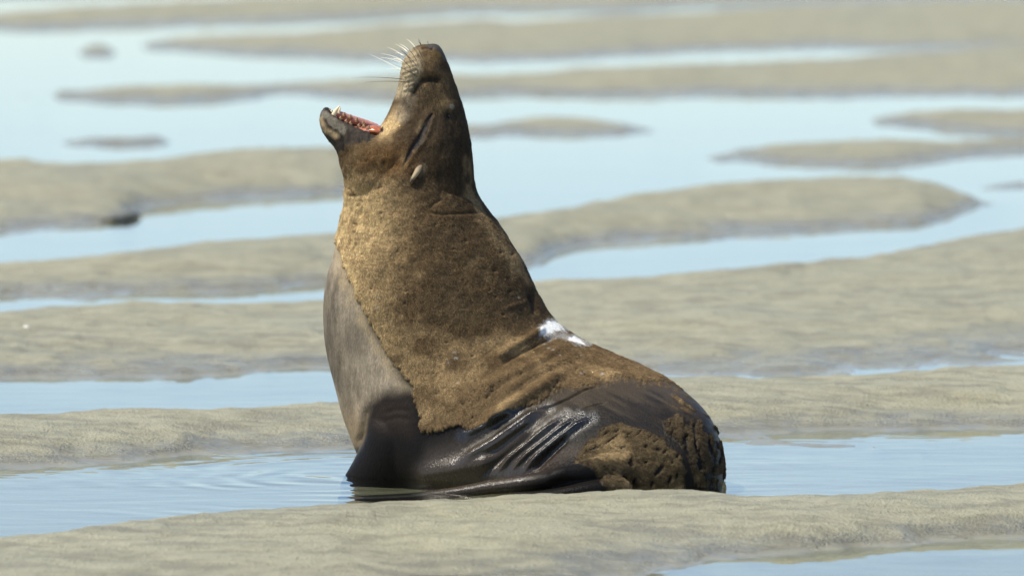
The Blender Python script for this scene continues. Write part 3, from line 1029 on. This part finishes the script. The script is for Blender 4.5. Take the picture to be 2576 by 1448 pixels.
def fur_material():
    t = NT('sea_lion_fur')
    at = t.n('ShaderNodeAttribute', attribute_name='tint')
    an = t.n('ShaderNodeAttribute', attribute_name='lie')
    p = t.principled(Base_Color=at.outputs['Color'], Roughness=t.n('ShaderNodeAttribute', attribute_name='gloss').outputs['Fac'], Normal=an.outputs['Vector'])
    p.inputs['Specular IOR Level'].default_value = 0.05
    return t.m


def set_attr(me, name, data, typ, dom='POINT'):
    a = me.attributes.new(name, typ, dom)
    if typ == 'FLOAT_COLOR':
        c = np.ones((len(data), 4), np.float32)
        c[:, :3] = data
        a.data.foreach_set('color', c.reshape(-1))
    else:
        a.data.foreach_set('value', np.asarray(data, np.float32))


def build_body():
    me = union_mesh()
    P = get_co(me)
    # let limbs and jaw flow into the trunk
    u, v = to_uv(P)
    m = sstep(46, 18, poly_dist(u, v, [(846, 385), (880, 372), (920, 365), (965, 352), (990, 330)])[0])
    m = np.maximum(m, sstep(40, 14, poly_dist(u, v, [(940, 975), (1000, 960), (1060, 985), (1085, 1080), (1105, 1180)])[0]))
    m = np.maximum(m, sstep(34, 14, poly_dist(u, v, [(1580, 1190), (1500, 1170), (1450, 1170)])[0]))
    e = np.empty(len(me.edges) * 2, np.int32)
    me.edges.foreach_get('vertices', e)
    e = e.reshape(-1, 2)
    i, j = np.concatenate([e[:, 0], e[:, 1]]), np.concatenate([e[:, 1], e[:, 0]])
    n = len(P)
    deg = np.bincount(i, minlength=n)[:, None]
    for _ in range(70):
        A = np.stack([np.bincount(i, P[j, k], n) for k in range(3)], 1) / deg
        P = P + 0.6 * m[:, None] * (A - P)
    me.vertices.foreach_set('co', P.reshape(-1).astype(np.float32))
    me.update()
    P, N = get_co(me), get_no(me)
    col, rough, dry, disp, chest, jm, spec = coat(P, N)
    # no relief deep under water
    P2 = P + N * disp[:, None]
    me.vertices.foreach_set('co', P2.reshape(-1).astype(np.float32))
    me.update()
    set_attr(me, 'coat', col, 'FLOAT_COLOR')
    set_attr(me, 'coat_rough', rough, 'FLOAT')
    set_attr(me, 'coat_spec', spec, 'FLOAT')
    me.polygons.foreach_set('use_smooth', np.ones(len(me.polygons), dtype=bool))
    me.materials.clear()
    me.materials.append(coat_material())
    o = bpy.data.objects.new('body', me)
    COL.objects.link(o)
    o.parent = root
    o.matrix_parent_inverse = root.matrix_world.inverted()
    return o, col, dry, chest, jm


def build_fur(body, col, dry, chest, jm, count=1000000):
    me = body.data
    P, N = get_co(me), get_no(me)
    me.calc_loop_triangles()
    tri = np.empty(len(me.loop_triangles) * 3, np.int32)
    me.loop_triangles.foreach_get('vertices', tri)
    tri = tri.reshape(-1, 3)
    a, b, c = P[tri[:, 0]], P[tri[:, 1]], P[tri[:, 2]]
    area = np.linalg.norm(np.cross(b - a, c - a), axis=1) / 2
    w = dry[tri].mean(1)
    w = np.where(w > 0.12, w, 0)
    wetw = 0.30 * sstep(450, 480, to_uv((a + b + c) / 3)[1])
    w = np.maximum(w, wetw)
    zc = (a[:, 2] + b[:, 2] + c[:, 2]) / 3
    nface = N[tri].mean(1)
    seen = np.where(nface[:, 1] < 0.25, 1.0, 0.35)
    w = w * area * (zc > 0.01) * seen
    cs = np.cumsum(w)
    pick = np.searchsorted(cs, RNG.random(count) * cs[-1])
    pick = np.clip(pick, 0, len(tri) - 1)
    r1, r2 = np.sqrt(RNG.random(count)), RNG.random(count)
    bc = np.stack([1 - r1, r1 * (1 - r2), r1 * r2], 1)
    T = tri[pick]
    root_p = (P[T] * bc[..., None]).sum(1)
    nn = (N[T] * bc[..., None]).sum(1)
    nn /= np.linalg.norm(nn, axis=1)[:, None] + 1e-9
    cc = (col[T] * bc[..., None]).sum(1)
    dr = (dry[T] * bc).sum(1)
    u, v = to_uv(root_p)
    # lie of the coat: from nose to tail
    k = sstep(760, 1050, v) * sstep(1050, 1400, u)
    flow = np.stack([0.15 + 0.75 * k, np.zeros(count), -1.0 + 0.25 * k], 1)
    rumpw = sstep(1420, 1480, u) * sstep(1030, 1080, v)
    flow = flow * (1 - rumpw[:, None]) + np.array([0.5, 0, 0.35]) * rumpw[:, None]
    # clumping: neighbouring hairs lean alike
    q = root_p * 70
    jx = np.stack([vnoise(q[:, 0], q[:, 1], q[:, 2], 5), vnoise(q[:, 0], q[:, 1], q[:, 2], 6), vnoise(q[:, 0], q[:, 1], q[:, 2], 7)], 1)
    q = root_p * 210
    jy = np.stack([vnoise(q[:, 0], q[:, 1], q[:, 2], 15), vnoise(q[:, 0], q[:, 1], q[:, 2], 16), vnoise(q[:, 0], q[:, 1], q[:, 2], 17)], 1)
    flow = flow + (0.22 + 0.3 * rumpw)[:, None] * jx + 0.18 * jy + 0.42 * RNG.normal(size=(count, 3))
    flow -= nn * (flow * nn).sum(1)[:, None]
    flow /= np.linalg.norm(flow, axis=1)[:, None] + 1e-9
    wet = sstep(0.30, 0.10, dr)
    lift = (0.20 + 0.28 * RNG.random(count) + 0.25 * rumpw) * (1 - 0.85 * wet)
    face = sstep(440, 300, v)
    length = (0.0050 + 0.0034 * RNG.random(count)) * (1 - 0.45 * face) * (0.55 + 0.45 * dr)
    length = length * (1 + 0.25 * rumpw * (1 - wet)) * (1 - 0.65 * sstep(0.45, 0.6, cc.mean(1)))
    d0 = nn * (lift + 0.30 - 0.2 * wet)[:, None] + flow * 0.7
    d1 = nn * lift[:, None] * 0.55 + flow
    d0 /= np.linalg.norm(d0, axis=1)[:, None]
    d1 /= np.linalg.norm(d1, axis=1)[:, None]
    p0 = root_p - nn * 0.001
    p1 = p0 + d0 * (length * 0.5)[:, None]
    p2 = p1 + d1 * (length * 0.5)[:, None]
    pts = np.stack([p0, p1, p2], 1)
    hc = bpy.data.hair_curves.new('fur')
    hc.add_curves([3] * count)
    hc.attributes['position'].data.foreach_set('vector', pts.reshape(-1).astype(np.float32))
    rad = hc.attributes.get('radius') or hc.attributes.new('radius', 'FLOAT', 'POINT')
    rr = (np.array([0.00042, 0.00038, 0.00013])[None] * (1 - 0.35 * wet)[:, None]).astype(np.float32).reshape(-1)
    rad.data.foreach_set('value', rr)
    tint = cc * np.clip(np.exp(0.30 * RNG.normal(size=count)), 0.4, 2.2)[:, None]
    tint = tint + (wet * 0.012 * (RNG.random(count) > 0.6))[:, None] * np.array([1, .85, .7])
    tint += 0.025 * RNG.random(count)[:, None] * (RNG.random(count) > 0.8)[:, None] * np.array([1, .85, .6])
    at = hc.attributes.new('tint', 'FLOAT_COLOR', 'CURVE')
    c4 = np.ones((count, 4), np.float32)
    c4[:, :3] = np.clip(tint, 0, 1)
    at.data.foreach_set('color', c4.reshape(-1))
    ag = hc.attributes.new('gloss', 'FLOAT', 'CURVE')
    ag.data.foreach_set('value', (0.62 - 0.34 * wet).astype(np.float32))
    ln = nn + (0.32 - 0.14 * wet)[:, None] * RNG.normal(size=(count, 3)) - 0.12 * flow
    ln /= np.linalg.norm(ln, axis=1)[:, None]
    al = hc.attributes.new('lie', 'FLOAT_VECTOR', 'CURVE')
    al.data.foreach_set('vector', ln.reshape(-1).astype(np.float32))
    hc.materials.append(fur_material())
    o = bpy.data.objects.new('fur', hc)
    COL.objects.link(o)
    o.parent = root
    o.matrix_parent_inverse = root.matrix_world.inverted()
    o['kind'] = 'stuff'
    o['label'] = 'short dry brown fur standing proud of the dark wet coat'
    return o


body, b_col, b_dry, b_chest, b_jm = build_body()
build_fur(body, b_col, b_dry, b_chest, b_jm)

# ---------------------------------------------------------------- mouth, teeth, ear, eye, whiskers
M_TONGUE = simple_mat('wet_tongue', (0.33, 0.10, 0.035), 0.22, 0.3, 90, 0.002)
M_GUM = simple_mat('pink_gum', (0.42, 0.20, 0.165), 0.2, 0.15, 80, 0.001)
M_TOOTH = simple_mat('ivory_tooth', (0.74, 0.58, 0.36), 0.25, 0.12, 120)
M_STAIN = simple_mat('stained_tooth', (0.16, 0.075, 0.025), 0.55, 0.3, 150)
def ear_material():
    t = NT('ear_skin')
    tc = t.n('ShaderNodeTexCoord')
    sep = t.n('ShaderNodeSeparateXYZ')
    t.l(tc.outputs['Generated'], sep.inputs[0])
    f = t.noise(tc.outputs['Object'], 220.0, 3)
    g = t.math('ADD', sep.outputs['Z'], t.math('MULTIPLY', t.math('SUBTRACT', f, 0.5), 0.5))
    c = t.mix(t.rng(g, 0.05, 0.45), (0.05, 0.036, 0.022), (0.30, 0.225, 0.13))
    c = t.mix(t.rng(g, 0.65, 0.95), c, (0.15, 0.10, 0.055))
    p = t.principled(Base_Color=c, Roughness=0.75)
    t.l(t.bump(f, 0.7, 0.002), p.inputs['Normal'])
    return t.m


M_EAR = ear_material()
M_EYE = simple_mat('dark_eye', (0.012, 0.010, 0.009), 0.12, 0.2, 60)
M_WHITE_W = simple_mat('pale_whisker', (0.75, 0.70, 0.55), 0.35, 0.1, 50)
M_DARK_W = simple_mat('dark_whisker', (0.03, 0.024, 0.018), 0.35, 0.2, 50)


def part(name, vf, mat, label=None):
    o = mesh_object(name, vf[0], vf[1], mat, root)
    if label:
        o['label'] = label
    return o


def wtube(pts, radii, n_ring=10, flat=1.0, n_len=14):
    return tube([at_plane(a, b, y) for a, b, y in pts], radii, n_ring, flat, n_len)


part('tongue', wtube([(985, 345, .42), (950, 330, .42), (918, 329, .425), (888, 325, .43), (862, 316, .435), (846, 306, .435)], [.050, .050, .036, .026, .020, .010], 20, 0.40, 24), M_TONGUE, 'wet orange red tongue lying in the lower jaw')
part('gum', wtube([(950, 318, .49), (925, 312, .492), (897, 305, .485), (875, 298, .475), (856, 290, .465), (842, 286, .45)], [.006, .010, .012, .012, .011, .008], 12, 1.2, 20), M_GUM, 'pink gum along the far side of the lower jaw')
part('gum', wtube([(930, 332, .36), (910, 332, .365), (885, 325, .37), (865, 317, .375), (850, 308, .385), (840, 295, .40)], [.006, .009, .010, .009, .008, .008], 12, 1.0, 20), M_GUM, 'pink gum along the near side of the lower jaw')


def tooth(base, tip, r, mat, name='tooth', label=None):
    a, b = at_plane(*base), at_plane(*tip)
    m = (a * 0.55 + b * 0.45) + np.array([-0.002, 0, 0.0])
    return part(name, tube([a, m, b], [r, r * 0.8, r * 0.12], 10, 1.0, 10), mat, label)


tooth((839, 290, .375), (855, 266, .37), .0085, M_TOOTH, 'canine_tooth', 'long ivory lower canine tooth on the near side')
tooth((850, 287, .455), (857, 270, .46), .0080, M_TOOTH, 'canine_tooth', 'ivory lower canine tooth on the far side')
for (a, b) in [(829, 276), (834, 278)]:
    tooth((a, b + 4, .41), (a + 1, b - 2, .41), .004, M_TOOTH, 'incisor_tooth')
for (a, b, y) in [(866, 291, .468), (881, 297, .478), (897, 305, .487), (914, 311, .494)]:
    tooth((a, b + 3, y - .012), (a + 2, b - 9, y - .010), .0085, M_STAIN, 'cheek_tooth')
for (a, b, y) in [(857, 300, .373), (871, 308, .365), (882, 313, .36), (903, 319, .352), (916, 320, .348), (927, 324, .345)]:
    tooth((a, b + 2, y), (a + 2, b - 9, y), .0078, M_STAIN, 'cheek_tooth')

# ear: small rolled cone that hangs behind the cheek
part('ear', wtube([(1060, 418, .605), (1051, 428, .635), (1043, 441, .650), (1036, 453, .655), (1031, 461, .653)], [.012, .013, .0105, .0085, .0025], 16, 0.75, 24), M_EAR, 'small pale rolled ear on the far side')


def surface_y(u, v, near=True):
    """depth of the body's skin seen at drawing coordinates (u, v)"""
    a = (u - 1288.0) / FPX
    b = (724.0 - v) / FPX
    d = Vector((a, CP + b * SP, -SP + b * CP)).normalized()
    o = Vector((0, -CAM_D, CAM_H))
    if not near:
        return None
    inv = body.matrix_world.inverted()
    hit, loc, nrm, _ = body.ray_cast(inv @ o, (inv.to_3x3() @ d).normalized())
    return (body.matrix_world @ loc).y if hit else 0.36


bpy.context.view_layer.update()
ey = surface_y(1128, 292)
ys = [surface_y(a, b) for a, b in ((1058, 420), (1049, 434), (1038, 450))]
part('ear', wtube([(1062, 414, ys[0] + .012), (1054, 424, ys[0] - .004), (1047, 436, ys[1] - .010), (1038, 450, ys[2] - .012), (1031, 461, ys[2] - .012)], [.006, .0098, .0095, .0070, .0022], 16, 0.9, 24), M_EAR, 'small pale rolled ear')
part('eye', wtube([(1125, 286, ey + .004), (1129, 292, ey + .001), (1131, 299, ey + .004)], [.002, .0055, .002], 12, 1.0, 14), M_EYE, 'narrowed dark eye')


def whisker(base, tip, sag, mat, label=None, r=0.0009):
    a, b = at_plane(*base), at_plane(*tip)
    pts = []
    for t in (0, .33, .66, 1):
        p = a * (1 - t) + b * t
        p = p + np.array([0, 0, sag * math.sin(math.pi * t)])
        pts.append(p)
    return part('whisker', tube(pts, [r, r * 0.9, r * 0.65, r * 0.25], 6, 1.0, 12), mat, label)


def z3(a, b):
    return 933.8 + .1529 * a, 89.9 + .1529 * b


NEARW = [((745, 490), (480, 230)), ((665, 440), (500, 250)), ((750, 410), (570, 180)), ((650, 530), (435, 350)), ((755, 580), (660, 495)), ((770, 690), (600, 580)),
         ((770, 690), (345, 465)), ((860, 525), (690, 195)), ((845, 430), (680, 180)), ((830, 350), (770, 220)), ((655, 770), (-120, 770)), ((550, 720), (-300, 690))]
for (a, b) in NEARW:
    ua, va = z3(*a)
    ub, vb = z3(*b)
    sy = surface_y(ua, va)
    whisker((ua, va, sy + .004), (ub, vb, sy - .06), .004, M_DARK_W)
FARW = [((600, 270), (460, 175)), ((590, 265), (400, 140)), ((545, 330), (390, 285)), ((500, 400), (160, 295)), ((490, 420), (265, 370)), ((500, 420), (355, 370)), ((510, 570), (250, 550)),
        ((560, 605), (-20, 310)), ((730, 200), (580, 55)), ((380, 295), (265, 190)), ((360, 420), (150, 355)), ((620, 240), (460, 135))]
for i, (a, b) in enumerate(FARW):
    ua, va = z3(*a)
    ub, vb = z3(*b)
    whisker((max(ua, 1013 + (i % 3)), va + (5 if ua < 1005 else 0), .44), (ub, vb, .50 + .01 * (i % 4)), .003, M_WHITE_W, r=0.0010)
for (a, b) in [((830, 155), (770, 40)), ((825, 150), (768, 85)), ((940, 120), (920, 80))]:
    ua, va = z3(*a)
    ub, vb = z3(*b)
    whisker((ua, va + 3, .42), (ub, vb, .41), .001, M_DARK_W)

# ================================================================== small things on the sand
def shell(u, v, r, label):
    tabs = ridge_tables()
    x, y = at_height(u, v, 0.09)
    for _ in range(6):
        z = float(terrain_height(np.array([[x]]), np.array([[y]]), tabs)[0, 0])
        x, y = at_height(u, v, z)
    bm = bmesh.new()
    n = 12
    rings = []
    for i in range(5):
        f = i / 4
        rr = r * math.sin(0.15 + f * 1.42)
        ring = []
        for j in range(n):
            ph = 2 * math.pi * j / n
            k = 1 + 0.12 * math.cos(ph * 6) * f
            ring.append(bm.verts.new((x + rr * k * math.cos(ph), y + rr * 0.8 * k * math.sin(ph), z + r * 0.75 * math.cos(f * 1.5) - 0.002)))
        rings.append(ring)
    for i in range(4):
        for j in range(n):
            bm.faces.new((rings[i][j], rings[i][(j + 1) % n], rings[i + 1][(j + 1) % n], rings[i + 1][j]))
    bm.faces.new(rings[0][::-1])
    me = bpy.data.meshes.new('shell')
    bm.to_mesh(me)
    bm.free()
    me.materials.append(simple_mat('chalky_shell', (0.78, 0.75, 0.66), 0.4, 0.1, 200))
    o = bpy.data.objects.new('shell', me)
    COL.objects.link(o)
    o['label'] = label
    o['category'] = 'shell'
    return o


shell(66, 822, 0.011, 'tiny white shell lying on the sand bar at the far left')


def clump(u, v, label):
    tabs = ridge_tables()
    x, y = at_height(u, v, 0.0)
    t = NT('dark_silt')
    pos = t.n('ShaderNodeTexCoord').outputs['Object']
    f = t.noise(pos, 30.0, 4)
    p = t.principled(Base_Color=t.mix(t.rng(f, 0.3, 0.7), (0.07, 0.064, 0.045), (0.21, 0.19, 0.13)), Roughness=0.45)
    t.l(t.bump(f, 0.8, 0.02), p.inputs['Normal'])
    bm = bmesh.new()
    bmesh.ops.create_icosphere(bm, subdivisions=4, radius=1.0)
    for q in bm.verts:
        c = np.array([q.co.x, q.co.y, q.co.z])
        n = float(fbm(c[0:1] * 1.7, c[1:2] * 1.7, c[2:3] * 1.7, 4, 131)[0])
        c = c * (1 + 0.55 * n)
        q.co = (x + c[0] * 0.10, y + c[1] * 0.20 + c[0] * 0.16, 0.004 + c[2] * 0.03 + 0.01 * c[0])
    me = bpy.data.meshes.new('silt_clump')
    bm.to_mesh(me)
    bm.free()
    me.polygons.foreach_set('use_smooth', np.ones(len(me.polygons), dtype=bool))
    me.materials.append(t.m)
    o = bpy.data.objects.new('silt_clump', me)
    COL.objects.link(o)
    o['label'] = label
    o['category'] = 'clump'
    return o


clump(296, 552, 'dark lumpy clump at the tip of the left sand bar by the water')
